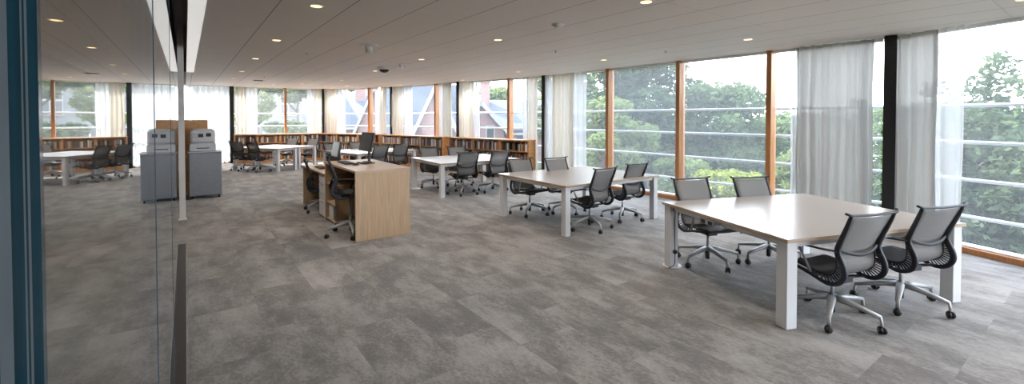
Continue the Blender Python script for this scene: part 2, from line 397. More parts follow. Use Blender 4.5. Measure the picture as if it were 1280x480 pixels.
# ------------------------------------------------------------------ facade: windows, mullions, columns, outside rails, curtains
def bay_frame(a, b):
    a = Vector(a); b = Vector(b); d = (b-a); L = d.length; u = d/L; n = Vector((-u.y, u.x))
    if n.dot((a+b)/2 - Vector((-2, 6))) > 0: n = -n          # n points into the room
    return a, u, n, L, math.atan2(u.y, u.x)
def window(idx, a, b, mull, low, label, wide=False):
    a, u, n, L, ang = bay_frame(a, b)
    t = thing('window_%d' % idx, (a.x, a.y, 0), ang, label, 'window', kind='structure')
    sgn = 1 if Vector((-u.y, u.x)).dot(n) > 0 else -1         # local +y towards the room?
    Y = lambda v: v*sgn
    zs = 0.10
    bm = NB(); box(bm, (L/2, Y(-0.02), 0.045), (L-0.16, 0.16, 0.09)); o = obj('sill', bm, M['sillwhite'], t, bevel=0.004)
    bm = NB(); box(bm, (L/2, Y(0.085), 0.035), (L-0.16, 0.045, 0.07)); obj('wood_rail', bm, M['fir'], t, bevel=0.004)
    bm = NB(); box(bm, (L/2, Y(-0.02), CEIL-0.015), (L-0.16, 0.10, 0.05)); obj('head_frame', bm, M['sillwhite'], t)
    xs = [0.07] + [L*f for f in mull] + [L-0.07]
    for f in mull:
        bm = NB(); box(bm, (L*f, Y(0.0), CEIL/2), (0.085, 0.21, CEIL-0.002)); obj('mullion', bm, M['fir'], t, bevel=0.004)
    for x0, x1 in zip(xs[:-1], xs[1:]):
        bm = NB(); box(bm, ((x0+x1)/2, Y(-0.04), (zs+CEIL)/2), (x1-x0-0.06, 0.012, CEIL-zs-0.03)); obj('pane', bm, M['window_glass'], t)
    for z in (0.37, 0.86, 1.36, 1.85):
        bm = NB(); cyl(bm, (-0.02, Y(-0.42), z), (L+0.02, Y(-0.42), z), 0.025, seg=10)
        for x in (0.0, L): box(bm, (x, Y(-0.27), z), (0.03, 0.32, 0.02))
        obj('outside_rail', bm, M['white_metal'], t, smooth=False)
    return t
window(1, P[1], P[0], [0.5], True, 'window beside the viewer on the right side')
window(2, P[2], P[1], [0.5], True, 'window nearer than the last right column')
window(3, P[3], P[2], [0.62], True, 'tall window at the far right edge of the photo, next to the grey curtain')
window(4, P[4], P[3], [1-0.213-0.0, 1-0.443, 1-0.688], True, 'widest window with three amber mullions and trees outside')
window(5, P[5], P[4], [1-0.357], False, 'window over the rightmost bookcase with gabled houses outside')
window(6, P[6], P[5], [1-0.285], False, 'window showing a slate roof and one tall white gable')
window(7, P[7], P[6], [1-0.30], False, 'window behind the black monitor with a blue slate roof outside')
window(8, P[8], P[7], [1-0.441], False, 'window over the leftmost bookcase with leafy trees outside')
window(9, P[9], P[8], [], True, 'window fully veiled by sheer curtain behind the printer')
CL = ['in the corner behind the viewer', 'beside the viewer on the right', 'just outside the photo on the right', 'between the two grey linen curtains on the right', 'at the right end of the bookcases', 'between the two rightmost bookcases', 'right of the monitor window', 'left of the monitor window', 'between the leftmost bookcase and the wide sheer curtain', 'at the end of the sheer curtain by the glass slot']
for i, p in enumerate(P):
    c = Vector(p); c = c - c.normalized()*0.12
    bm = NB(); box(bm, (c.x, c.y, CEIL/2), (0.14, 0.28, CEIL-0.002), math.atan2(-c.x, c.y))
    o = obj('trim_%d' % (i+2), bm, M['black'], bevel=0.004); meta(o, 'black steel column ' + CL[i], 'column', kind='structure')

def curtain(a, b, f0, f1, mat, label, z0=0.02, z1=CEIL-0.01, off=0.15, folds=7.0, amp=0.055, group='curtains along the windows', name='curtain'):
    a, u, n, L, ang = bay_frame(a, b)
    s0, s1 = L*f0, L*f1; ln = abs(s1-s0); N = max(12, int(ln*folds*14)); ph = random.uniform(0, 6)
    bm = NB(); rows = 9; V = []
    org = a + u*min(s0, s1)
    for j in range(rows+1):
        z = z0 + (z1-z0)*j/rows; r = []
        for i in range(N+1):
            k = i/N; x = ln*k
            wv = math.sin(2*PI*folds*x + ph + 0.8*math.sin(3.1*x+ph)) + 0.35*math.sin(2*PI*folds*2.3*x+2*ph)
            am = amp*(0.75+0.35*math.sin(7*x+ph))*(1.15-0.3*j/rows)
            x2 = x + 0.008*math.sin(z*3+ph+x*9)
            p = u*x2 + n*(off + am*wv)
            r.append(bm.verts.new((p.x, p.y, z)))
        V.append(r)
    for j in range(rows):
        for i in range(N): bm.faces.new((V[j][i], V[j][i+1], V[j+1][i+1], V[j+1][i]))
    o = obj(name, bm, mat, None, True); o.location = (org.x, org.y, 0)
    meta(o, label, 'curtain', group); return o
LI, SH = M['linen'], M['sheer']; LG = M['linen_grey']
curtain(P[3], P[4], 0.020, 0.155, LG, 'pale linen curtain left of the nearest black column, behind the big front table', folds=6.5, amp=0.065)
curtain(P[3], P[4], 0.150, 0.168, SH, 'narrow sheer curtain edge beside the linen curtain near the third amber mullion', folds=12, off=0.10)
curtain(P[2], P[3], 0.80, 0.955, LG, 'pale linen curtain right of the nearest black column', folds=6.5, amp=0.065)
curtain(P[2], P[3], 0.715, 0.82, SH, 'sheer curtain at the left edge of the tall right window', folds=5, off=0.12)
curtain(P[3], P[4], 0.775, 0.84, SH, 'sheer white curtain beside the cream curtain at the left end of the wide window', folds=6, off=0.1)
curtain(P[3], P[4], 0.828, 0.93, LI, 'full-height cream curtain behind the middle table, right of a black column', folds=7)
curtain(P[3], P[4], 0.925, 0.985, SH, 'narrow sheer white curtain touching the black column behind the middle table', folds=6, off=0.12)
curtain(P[4], P[5], 0.035, 0.145, LI, 'cream curtain right of the gabled house window, above the bookcase end', folds=7, z0=0.03)
curtain(P[4], P[5], 0.14, 0.20, SH, 'sheer strip beside the gabled house window on its right', folds=8, off=0.1)
curtain(P[4], P[5], 0.76, 0.962, LI, 'cream curtain left of the gabled house window', folds=7)
curtain(P[4], P[5], 0.69, 0.77, SH, 'sheer strip beside the gabled house window on its left', folds=8, off=0.1)
curtain(P[5], P[6], 0.035, 0.17, LI, 'cream curtain right of the window with the tall white gable', folds=7)
curtain(P[5], P[6], 0.16, 0.22, SH, 'sheer strip right of the window with the tall white gable', folds=8, off=0.1)
curtain(P[5], P[6], 0.75, 0.962, LI, 'cream curtain left of the window with the tall white gable', folds=7)
curtain(P[5], P[6], 0.62, 0.76, SH, 'sheer strip left of the window with the tall white gable', folds=7, off=0.1)
curtain(P[6], P[7], 0.035, 0.14, LI, 'cream curtain right of the window behind the black monitor', folds=7)
curtain(P[6], P[7], 0.13, 0.22, SH, 'sheer strip right of the window behind the black monitor', folds=8, off=0.1)
curtain(P[6], P[7], 0.76, 0.962, LI, 'cream curtain left of the window behind the black monitor', folds=7)
curtain(P[6], P[7], 0.64, 0.77, SH, 'sheer strip left of the window behind the black monitor', folds=7, off=0.1)
curtain(P[7], P[8], 0.03, 0.12, LI, 'cream curtain right of the leafy window above the leftmost bookcase', folds=8)
curtain(P[7], P[8], 0.11, 0.20, SH, 'sheer strip right of the leafy window above the leftmost bookcase', folds=8, off=0.1)
curtain(P[7], P[8], 0.85, 0.962, LI, 'cream curtain left of the leafy window above the leftmost bookcase', folds=8)
curtain(P[7], P[8], 0.74, 0.86, SH, 'sheer strip left of the leafy window above the leftmost bookcase', folds=7, off=0.1)
curtain(P[8], P[9], 0.03, 0.97, SH, 'wide bright sheer curtain hanging behind the printer', folds=6)

# ------------------------------------------------------------------ glass partition, post and slot fittings
g = thing('sliding_glass_door', gp(-0.06, 0, 0), GROT, 'tall frameless sliding glass door with dark bottom rail reflecting the room', 'glass door')
def gl(name, s0, s1, t0, t1, z0, z1, mat, bevel=0.0, parent=g):
    bm = NB(); box(bm, ((s0+s1)/2, (t0+t1)/2, (z0+z1)/2), (s1-s0, t1-t0, z1-z0)); return obj(name, bm, mat, parent, bevel=bevel)
for t0, t1, s in ((0.299, 1.235, 0.0), (1.238, 2.535, 0.0), (2.538, 7.06, 0.0)):
    gl('glass_pane', s-0.006, s+0.006, t0, t1, 0.05, CEIL+0.12, M['door_glass'])
for t1 in (1.236, 2.536):
    gl('glass_edge', -0.007, 0.007, t1-0.0012, t1+0.0012, 0.05, CEIL+0.10, M['glass_edge_line'])
r = gl('bottom_rail', -0.048, -0.004, 0.31, 7.08, 0.002, 0.075, M['bronze'], 0.003); gl('bottom_rail', 0.004, 0.048, 0.30, 7.08, 0.002, 0.075, M['bronze'], 0.003)
for s0 in (-0.05, 0.047): gl('rail_edge', s0, s0+0.003, 0.30, 7.08, 0.004, 0.072, M['steel'])
gl('rail_end_cap', -0.05, 0.05, 7.08, 7.095, 0.0, 0.078, M['steel'], 0.002)
gl('top_channel', -0.04, 0.04, 0.30, 7.09, CEIL+0.12, CEIL+0.2, M['slot'])

# thick glass edges at the near end: an open door leaf standing almost in front of the lens
d = thing('open_door_leaf', gp(-0.053, 0.290, 0), GROT, 'blue-green edge of an open glass door leaf at the left border', 'glass door')
for (s0, s1, k) in ((-0.0032, 0.0, 'glass_edge'), (-0.0040, -0.0032, 'glass_edge_light'), (-0.0047, -0.0040, 'glass_edge'), (-0.0053, -0.0047, 'glass_edge_light'), (-0.0092, -0.0053, 'glass_edge'), (-0.0134, -0.0092, 'edge_seal'), (-0.022, -0.0134, 'glass_edge')):
    bm = NB(); box(bm, ((s0+s1)/2, 0, 1.45), (s1-s0, 0.006, 2.86)); obj('glass_edge' if k != 'edge_seal' else 'edge_seal', bm, M['glass_edge_light' if k == 'edge_seal' else k], d)

p_ = thing('steel_post', gp(-0.055, 9.18, 0), GROT, 'slim white square post standing beside the printer at the end of the glass', 'post')
bm = NB(); box(bm, (0, 0, 1.62), (0.085, 0.05, 3.2)); obj('shaft', bm, M['trim_white'], p_, bevel=0.004)
bm = NB(); box(bm, (0, 0, 0.008), (0.12, 0.09, 0.016)); obj('foot_plate', bm, M['trim_white'], p_, bevel=0.002)
ls = thing('linear_light', gp(0.11, 0, 0), GROT, 'long white linear light strip in the ceiling beside the glass slot', 'light fixture')
bm = NB(); box(bm, (0, 5.9, CEIL-0.006), (0.15, 16.2, 0.012)); obj('diffuser', bm, M['strip'], ls)
bm = NB()
for x in (-0.0775, 0.0775): box(bm, (x, 5.9, CEIL-0.008), (0.005, 16.2, 0.016))
obj('frame', bm, M['trim_white'], ls)

# ------------------------------------------------------------------ task chair
def make_chair(lift=0.0):
    t = thing('task_chair', cat='chair')
    Z = lambda z: z + lift
    # side frames: outer curve of the back, bulging at the lumbar and running under the seat
    outer = [(-0.315, 0.945), (-0.275, 0.84), (-0.225, 0.72), (-0.203, 0.645), (-0.222, 0.585), (-0.252, 0.52), (-0.256, 0.455), (-0.212, 0.392), (-0.125, 0.365), (0.0, 0.392), (0.13, 0.42), (0.235, 0.430), (0.275, 0.405)]
    inner = [(-0.305, 0.925), (-0.265, 0.835), (-0.213, 0.72), (-0.186, 0.645), (-0.185, 0.585), (-0.190, 0.53), (-0.180, 0.48), (-0.145, 0.44), (-0.09, 0.425), (0.0, 0.43), (0.13, 0.447), (0.235, 0.450), (0.272, 0.425)]
    for sx in (-1, 1):
        bm = NB()
        pts = [(sx*(0.226+0.012*min(1, max(0, (z-0.7)/0.25))), y, Z(z)) for y, z in outer]
        pp = smooth_path(pts, 3); n = len(pp)
        sweep(bm, pp, 0.013, 0.019, side=(1, 0, 0), taper=[0.72+0.5*math.sin(PI*min(1, i/n*1.4)) for i in range(n)])
        pi_ = smooth_path([(sx*0.214, y, Z(z)) for y, z in inner[2:11]], 3)
        sweep(bm, pi_, 0.007, 0.006, side=(1, 0, 0))
        # slotted ribs between the two curves
        po = smooth_path([(sx*0.226, y, Z(z)) for y, z in outer[2:11]], 3)
        for k in range(5, min(len(po), len(pi_))-3):
            a, b = po[k], pi_[k]
            if (a-b).length > 0.022: sweep(bm, [a, b], 0.010, 0.0035, side=(1, 0, 0), seg=6)
        obj('side_frame', bm, M['graphite'], t, True)
    def surf(curve, w, dish, mat, name, x0=-1.0):
        c = smooth_path([(0, y, Z(z)) for y, z in curve], 3); bm = NB(); V = []; NX = 8
        for i, p in enumerate(c):
            d = (c[min(i+1, len(c)-1)]-c[max(i-1, 0)]).normalized(); nrm = Vector((0, -d.z, d.y))
            nrm = nrm if nrm.z < 0.2 and nrm.y < 0 or nrm.z < 0 else -nrm
            V.append([bm.verts.new(p + Vector((w*(2*k/NX-1), 0, 0)) + nrm*dish*(1-(2*k/NX-1)**2)) for k in range(NX+1)])
        for a, b in zip(V[:-1], V[1:]):
            for k in range(NX): bm.faces.new((a[k], a[k+1], b[k+1], b[k]))
        o = obj(name, bm, mat, t, True); md = o.modifiers.new('thick', 'SOLIDIFY'); md.thickness = 0.004; md.offset = 0
        return o
    surf(inner[0:8], 0.218, 0.012, M['mesh_back'], 'backrest')
    surf(inner[7:], 0.216, 0.014, M['mesh_seat'], 'seat')
    bm = NB(); sweep(bm, smooth_path([(-0.282, -0.300, Z(0.962)), (-0.255, -0.318, Z(0.950)), (-0.2, -0.318, Z(0.944)), (0, -0.325, Z(0.940)), (0.2, -0.318, Z(0.944)), (0.255, -0.318, Z(0.950)), (0.282, -0.300, Z(0.962))], 3), 0.013, 0.010)
    obj('top_rail', bm, M['graphite'], t, True)
    bm = NB(); sweep(bm, smooth_path([(-0.222, -0.205, Z(0.660)), (-0.12, -0.228, Z(0.622)), (0, -0.238, Z(0.606)), (0.12, -0.228, Z(0.622)), (0.222, -0.205, Z(0.660))], 4), 0.006, 0.014, side=(0, 1, 0))
    obj('lumbar_bar', bm, M['graphite'], t, True)
    bm = NB(); box(bm, (0, -0.02, Z(0.365)), (0.12, 0.22, 0.05)); sweep(bm, [(-0.226, -0.13, Z(0.377)), (-0.1, -0.05, Z(0.36)), (0.1, -0.05, Z(0.36)), (0.226, -0.13, Z(0.377))], 0.018, 0.010)
    sweep(bm, [(-0.226, 0.12, Z(0.415)), (-0.1, 0.05, Z(0.37)), (0.1, 0.05, Z(0.37)), (0.226, 0.12, Z(0.415))], 0.018, 0.010)
    obj('tilt_mechanism', bm, M['graphite'], t, bevel=0.006)
    bm = NB(); cyl(bm, (0, 0, 0.17), (0, 0, Z(0.345)), 0.014, seg=14); cyl(bm, (0, 0, 0.17), (0, 0, 0.20+lift*0.5), 0.022, seg=14); obj('gas_lift', bm, M['silver'], t, True)
    bm = NB(); cyl(bm, (0, 0, 0.055), (0, 0, 0.15), 0.022, 0.026, seg=14); obj('gas_lift_sleeve', bm, M['black_plastic'], t, True)
    for sx in (-1, 1):
        bm = NB(); sweep(bm, smooth_path([(sx*0.235, -0.205, Z(0.645)), (sx*0.262, -0.12, Z(0.640)), (sx*0.275, -0.02, Z(0.638)), (sx*0.270, 0.07, Z(0.630)), (sx*0.262, 0.10, Z(0.612))], 3), 0.019, 0.006)
        ar = obj('armrest', bm, M['graphite'], t, True)
        bm = NB(); sweep(bm, [(sx*0.262, 0.10, Z(0.614)), (sx*0.25, 0.06, Z(0.53)), (sx*0.232, 0.01, Z(0.415))], 0.011, 0.006, side=(0, 1, 0.3)); obj('arm_strut', bm, M['silver'] if not lift else M['graphite'], ar, True)
    bm = NB(); cyl(bm, (0, 0, 0.145), (0, 0, 0.205), 0.038, 0.031, seg=16)
    for k in range(5):
        a = 2*PI*k/5; c, s = math.cos(a), math.sin(a)
        at = lambda r, z: (c*r, s*r, z)
        sweep(bm, [at(0.02, 0.182), at(0.12, 0.170), at(0.23, 0.150), at(0.334, 0.128)], 0.030, 0.021, taper=[1.15, 1.0, 0.8, 0.62], seg=8)
        sweep(bm, [at(0.330, 0.137), at(0.340, 0.09), at(0.342, 0.05)], 0.014, 0.009, side=(-s, c, 0))
    obj('star_base', bm, M['silver'], t, True)
    for k in range(5):
        a = 2*PI*k/5; bm = NB(); cx, cy = math.cos(a)*0.344, math.sin(a)*0.344
        q = a + 1.1 + 0.7*k; ax = Vector((math.cos(q), math.sin(q), 0)); c0 = Vector((cx, cy, 0.0305))
        for e in (-1, 1): cyl(bm, c0+ax*e*0.006, c0+ax*e*0.024, 0.030, 0.027, seg=14) if e > 0 else cyl(bm, c0-ax*0.024, c0-ax*0.006, 0.027, 0.030, seg=14)
        cyl(bm, c0-ax*0.01, c0+ax*0.01, 0.018, seg=10); box(bm, c0+Vector((0, 0, 0.022)), (0.03, 0.03, 0.02), q)
        obj('caster', bm, M['black_plastic'], t, True)
    return t
proto = make_chair(); used = [False]
def chair(x, y, ang, label, group, base=None):
    """ang: heading of the sitter, in degrees anticlockwise from +Y"""
    rz = math.radians(ang)
    if not used[0]:
        used[0] = True; proto.location = (x, y, 0); proto.rotation_euler = (0, 0, rz); proto['label'] = label; proto['group'] = group; c = proto
    else: c = dup(proto, (x, y, 0), rz, label, group)
    b = math.radians(base)-rz if base is not None else random.uniform(0, 2*PI/5)      # the star base swivels on its own
    for o in c.children:
        if o.name.startswith(('star_base', 'caster')): o.rotation_euler = (0, 0, b)
    return c
G1 = 'mesh task chairs around the tables'
chair(2.70, 3.75, 18, 'grey mesh task chair at the front table, left of the two near-side ones', G1, 15)
chair(3.53, 4.04, 15, 'grey mesh task chair at the front table, right one nearest the tall right window', G1, 10)
chair(2.27, 5.17, 196, 'grey mesh task chair on the far side of the front table, above the floor outlet', G1, -5)
chair(3.03, 5.26, 193, 'grey mesh task chair across the front table, before the third amber mullion', G1)
chair(1.18, 6.80, 40, 'grey mesh task chair at the middle table, near side next to the front table leg', G1, 0)
chair(1.84, 7.44, 36, 'grey mesh task chair at the middle table, near side closest to the window', G1, -38)
chair(0.31, 7.83, 214, 'grey mesh task chair at the far left side of the middle table', G1, -30)
chair(0.97, 7.98, 213, 'grey mesh task chair before the full-height cream curtain, far side of the middle table', G1)
chair(-1.08, 9.87, 30, 'grey mesh task chair on the near side of the white-legged table right of the desk', G1)
chair(-0.43, 10.22, 36, 'grey mesh task chair at the right end of the white-legged table right of the desk', G1)
chair(-1.92, 10.93, 214, 'grey mesh task chair across the white-legged table, just above the oak desk top', G1)
chair(-1.27, 11.2, 211, 'grey mesh task chair across the white-legged table, under the tall gable window mullion', G1)
chair(-3.76, 12.26, 52, 'grey mesh task chair half hidden behind the black monitor', G1)
chair(-3.33, 12.80, 48, 'grey mesh task chair at the right end of the white-legged table behind the oak desk', G1)
chair(-5.10, 13.02, 231, 'grey mesh task chair showing above the monitor with pale glare, behind the oak desk', G1)
chair(-4.58, 13.64, 228, 'grey mesh task chair between the two monitors, far side of the white-legged table', G1)
chair(-8.60, 14.33, -16, 'grey mesh task chair at the leftmost white-legged table, left of its two front chairs', G1)
chair(-7.88, 14.00, -22, 'grey mesh task chair at the leftmost white-legged table, right of its two front chairs', G1)
chair(-8.02, 15.92, 162, 'grey mesh task chair behind the leftmost white-legged tables, under the amber mullion', G1)
chair(-7.15, 15.60, 158, 'grey mesh task chair behind the leftmost white-legged tables, right one by the bookcase', G1)
chair(-3.45, 8.17, -64, 'grey mesh task chair at the lower far part of the oak desk, beside the drawers', 'task chairs at the oak desk')
ch = make_chair(0.20); ch.location = (-2.33, 6.45, 0); ch.rotation_euler = (0, 0, math.radians(-66))
ch['label'] = 'raised dark mesh task chair tucked into the near side of the oak desk'; ch['group'] = 'task chairs at the oak desk'

# ------------------------------------------------------------------ tables
def table(x, y, ang, w, dpt, label, group='white-legged study tables', top='laminate', socket=False, leg=0.09, apron=True, cables=False):
    """corner (x, y) nearest the viewer, long side w along ang, depth dpt to its left"""
    t = thing('study_table', (x, y, 0), math.radians(ang), label, 'table', group)
    bm = NB(); box(bm, (w/2, dpt/2, 0.7275), (w, dpt, 0.005)); obj('tabletop_surface', bm, M[top], t)
    bm = NB(); box(bm, (w/2, dpt/2, 0.7125), (w, dpt, 0.025)); obj('tabletop', bm, M['edge'], t, bevel=0.002)
    bm = NB(); i = 0.05
    box(bm, (w/2, i+0.02, 0.675), (w-2*leg, 0.03, 0.05)); box(bm, (w/2, dpt-i-0.02, 0.675), (w-2*leg, 0.03, 0.05))
    box(bm, (i+0.02, dpt/2, 0.675), (0.03, dpt-2*leg, 0.05)); box(bm, (w-i-0.02, dpt/2, 0.675), (0.03, dpt-2*leg, 0.05))
    obj('frame', bm, M['white_metal'], t)
    for cx in (0.02+leg/2, w-0.02-leg/2):
        for cy in (0.02+leg/2, dpt-0.02-leg/2):
            bm = NB(); box(bm, (cx, cy, 0.35), (leg, leg, 0.70)); obj('leg', bm, M['white_metal'], t, bevel=0.006)
    if socket:
        bm = NB(); box(bm, (-0.008+0.012, dpt*0.55, 0.665), (0.024, 0.20, 0.05)); s_ = obj('power_socket', bm, M['silver'], t, bevel=0.003)
        for k in (-0.05, 0.05):
            bm = NB(); box(bm, (-0.010, dpt*0.55+k, 0.665), (0.006, 0.055, 0.036)); obj('outlet', bm, M['black_plastic'], s_)
        bm = NB()
        for z in (0.665, 0.19): cyl(bm, (0.075, dpt-0.02-leg-0.005, z), (0.075, dpt-0.02-leg-0.03, z), 0.024, seg=14)
        obj('cable_clip', bm, M['black_plastic'], t, True)
        bm = NB(); sweep(bm, smooth_path([(0.075, dpt-0.14, 0.66), (0.078, dpt-0.13, 0.45), (0.075, dpt-0.14, 0.2), (0.06, dpt-0.15, 0.05), (-0.0, dpt-0.13, 0.012)], 5), 0.004, 0.004); obj('power_cable', bm, M['black_plastic'], t, True)
    return t
table(2.165, 3.50, 15.8, 2.05, 1.66, 'large front table with pale laminate top and white legs, nearest the viewer', socket=True, leg=0.105)
table(0.75, 6.26, 35.0, 2.09, 1.73, 'middle study table with pale top and white legs before the full-height cream curtain', leg=0.095)
table(-1.50, 9.34, 33.5, 2.05, 1.70, 'white-legged study table right of the oak desk, before the bookcases', leg=0.095, top='glare_white_laminate')
table(-4.07, 11.80, 50.5, 1.95, 1.85, 'white-legged study table behind the monitors on the oak desk', leg=0.095, top='glare_white_laminate')
# two narrow tables pushed together at the far left
def table_l(x, y, ang, w, dpt, label): return table(x, y, ang, w, dpt, label, leg=0.085, top='glare_white_laminate')
table_l(-9.03, 14.42, -19.3, 1.92, 0.80, 'front one of the two narrow white-legged tables at the far left bookcase')
table_l(-9.03+0.331*0.835, 14.42+0.944*0.835, -19.3, 1.92, 0.80, 'rear one of the two narrow white-legged tables, nearer the far left bookcase')

def outlet(x, y, label):
    t = thing('floor_outlet', (x, y, 0), 0.3, label, 'floor outlet', 'round white floor outlets')
    bm = NB(); cyl(bm, (0, 0, 0), (0, 0, 0.012), 0.105, 0.098, seg=32); obj('cover_plate', bm, M['white_metal'], t)
    bm = NB(); cyl(bm, (0.02, -0.02, 0.012), (0.02, -0.02, 0.022), 0.04, seg=20); obj('lid', bm, M['trim_white'], t)
outlet(1.83, 5.08, 'round white floor outlet at the left leg of the large front table')
outlet(-2.28, 10.62, 'round white floor outlet at the left leg of the white-legged table right of the desk')

# ------------------------------------------------------------------ oak service desk
DA = math.radians(36.0)
dk = thing('service_desk', (-2.12, 6.045, 0), DA, 'pale oak two-level service desk with high near part and low far part', 'desk')
def dbox(name, x0, x1, y0, y1, z0, z1, mat='oak', parent=dk, bevel=0.002):
    bm = NB(); box(bm, ((x0+x1)/2, (y0+y1)/2, (z0+z1)/2), (x1-x0, y1-y0, z1-z0)); return obj(name, bm, M[mat], parent, bevel=bevel)
W = 0.78
dbox('end_panel', 0.0, W, 0.0, 0.03, 0.0, 0.935)
dbox('desktop', -0.005, W+0.005, -0.005, 1.68, 0.935, 0.965, 'oak_top')
dbox('modesty_panel', W-0.03, W-0.005, 0.03, 3.35, 0.0, 0.73)
dbox('modesty_panel', W-0.03, W-0.005, 0.03, 1.65, 0.73, 0.935)
dbox('partition_panel', 0.0, W-0.03, 1.62, 1.65, 0.0, 0.935)
dbox('desktop', -0.005, W+0.005, 1.68, 3.38, 0.73, 0.758, 'oak_top')
dbox('end_panel', 0.0, W, 3.35, 3.38, 0.0, 0.73)
# open shelf unit under the high part
dbox('shelf_side', 0.02, W-0.03, 1.10, 1.125, 0.0, 0.62)
for z in (0.03, 0.30, 0.605): dbox('shelf', 0.02, W-0.03, 1.125, 1.62, z, z+0.02)
dbox('paper_ream', 0.04, 0.26, 1.30, 1.56, 0.05, 0.27, 'paper')
pd = dbox('drawer_pedestal', 0.03, W-0.06, 1.67, 2.10, 0.02, 0.715, 'sillwhite')
for z0, z1 in ((0.03, 0.29), (0.30, 0.43), (0.44, 0.57), (0.58, 0.71)):
    o = dbox('drawer', 0.008, 0.03, 1.675, 2.095, z0, z1, 'trim_white', pd, 0.003)
    bm = NB(); box(bm, (0.003, 1.885, z1-0.02), (0.012, 0.12, 0.01)); obj('drawer_handle', bm, M['steel'], pd)

def DP(x, y): return (-2.12 + x*math.cos(DA) - y*math.sin(DA), 6.045 + x*math.sin(DA) + y*math.cos(DA))
def monitor(x, y, z, rz, mat, label, tilt, W_=0.47, H_=0.285):
    p = DP(x, y); t = thing('monitor', (p[0], p[1], z), DA+rz, label, 'monitor', 'monitors on the oak desk')
    bm = NB(); box(bm, (-0.02, 0, 0.01), (0.20, 0.26, 0.015)); cyl(bm, (0, 0, 0.0), (0, 0, 0.03), 0.09, 0.07, seg=24); obj('stand_base', bm, M['black_plastic'], t, bevel=0.004)
    bm = NB(); box(bm, (0.035, 0, 0.17), (0.022, 0.06, 0.32)); obj('stand_neck', bm, M['black_plastic'], t, bevel=0.003)
    bm = NB(); box(bm, (0, 0, 0), (0.035, W_, H_)); h = obj('screen_housing', bm, M['black_plastic'], t, bevel=0.006)
    h.location = (0.0, 0, 0.34); h.rotation_euler = (0, tilt, 0)
    bm = NB(); box(bm, (-0.0185, 0, 0.004), (0.003, W_-0.03, H_-0.035)); s = obj('screen', bm, M[mat], h)
    return t
monitor(0.48, 0.98, 0.966, 0.05, 'screen_dark', 'black monitor with dark screen standing on the high part of the desk', 0.22, 0.50, 0.30)
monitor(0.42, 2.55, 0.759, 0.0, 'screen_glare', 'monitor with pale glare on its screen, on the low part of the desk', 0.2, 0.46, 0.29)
def keyboard(x, y, z, label):
    p = DP(x, y); t = thing('keyboard', (p[0], p[1], z), DA, label, 'keyboard', 'black keyboards on the oak desk')
    bm = NB(); box(bm, (0, 0, 0.010), (0.155, 0.44, 0.016)); obj('case', bm, M['black_plastic'], t, bevel=0.004)
    bm = NB()
    for i in range(5):
        for j in range(15): box(bm, (-0.056+i*0.027, -0.195+j*0.0278, 0.021), (0.021, 0.022, 0.006))
    obj('keys', bm, M['graphite'], t)
keyboard(0.20, 1.16, 0.966, 'black keyboard in front of the dark monitor on the high desk')
keyboard(0.17, 2.62, 0.759, 'black keyboard on the low far part of the desk')
def mouse(x, y, z, label):
    p = DP(x, y); t = thing('computer_mouse', (p[0], p[1], z), DA+0.3, label, 'mouse', 'black mice on the oak desk')
    bm = NB(); bmesh.ops.create_uvsphere(bm, u_segments=16, v_segments=10, radius=1.0, matrix=Matrix.Diagonal((0.055, 0.033, 0.03, 1)))
    bmesh.ops.bisect_plane(bm, geom=bm.verts[:]+bm.edges[:]+bm.faces[:], plane_co=(0, 0, 0), plane_no=(0, 0, -1), clear_outer=True)
    obj('body', bm, M['black_plastic'], t, True)
    bm = NB(); cyl(bm, (0.028, -0.004, 0.026), (0.028, 0.004, 0.026), 0.007, seg=10); obj('scroll_wheel', bm, M['graphite'], t)
mouse(0.24, 0.78, 0.966, 'black computer mouse near the dark monitor')
mouse(0.2, 2.25, 0.759, 'black computer mouse on the low desk top')

# ------------------------------------------------------------------ printer on its cabinet, wooden screen behind
cb = thing('printer_cabinet', gp(0.045, 11.33, 0), GROT, 'blue-grey metal floor cabinet carrying the printer', 'cabinet')
bm = NB(); box(bm, (0.285, 0.28, 0.51), (0.57, 0.56, 0.90)); obj('body', bm, M['printer_grey'], cb, bevel=0.008)
bm = NB(); box(bm, (0.285, -0.006, 0.51), (0.55, 0.014, 0.87)); dr = obj('door', bm, M['printer_grey'], cb, bevel=0.004)
bm = NB(); box(bm, (0.285, 0.27, 0.97), (0.60, 0.60, 0.02)); obj('top_plate', bm, M['printer_light'], cb, bevel=0.004)
for x in (0.05, 0.52):
    for y in (0.06, 0.5):
        bm = NB(); cyl(bm, (x-0.015, y, 0.03), (x+0.015, y, 0.03), 0.03, seg=14); box(bm, (x, y, 0.055), (0.03, 0.03, 0.02)); obj('caster', bm, M['black_plastic'], cb)
pr = thing('printer', gp(0.065, 11.36, 0.982), GROT, 'light grey office laser printer with rounded corners on the cabinet', 'printer')
bm = NB(); box(bm, (0.225, 0.24, 0.075), (0.46, 0.46, 0.14)); box(bm, (0.225, 0.24, 0.157), (0.44, 0.44, 0.03)); obj('paper_tray', bm, M['printer_light'], pr, bevel=0.01)
bm = NB(); box(bm, (0.225, 0.24, 0.31), (0.44, 0.45, 0.28)); obj('body', bm, M['printer_light'], pr, bevel=0.045)
bm = NB(); box(bm, (0.225, 0.24, 0.455), (0.34, 0.36, 0.03)); obj('scanner_lid', bm, M['printer_light'], pr, bevel=0.012)
for x, z in ((0.19, 0.335), (0.325, 0.345)):
    bm = NB(); box(bm, (x, 0.010, z), (0.085, 0.012, 0.07)); obj('vent_grille' if x < 0.2 else 'control_panel', bm, M['graphite'], pr, bevel=0.004)
bm = NB(); box(bm, (0.225, 0.008, 0.07), (0.22, 0.012, 0.018)); obj('tray_handle', bm, M['graphite'], pr, bevel=0.003)
ws = thing('wooden_screen', gp(-0.02, 12.05, 0), GROT, 'upright oak panel standing behind the printer', 'screen panel')
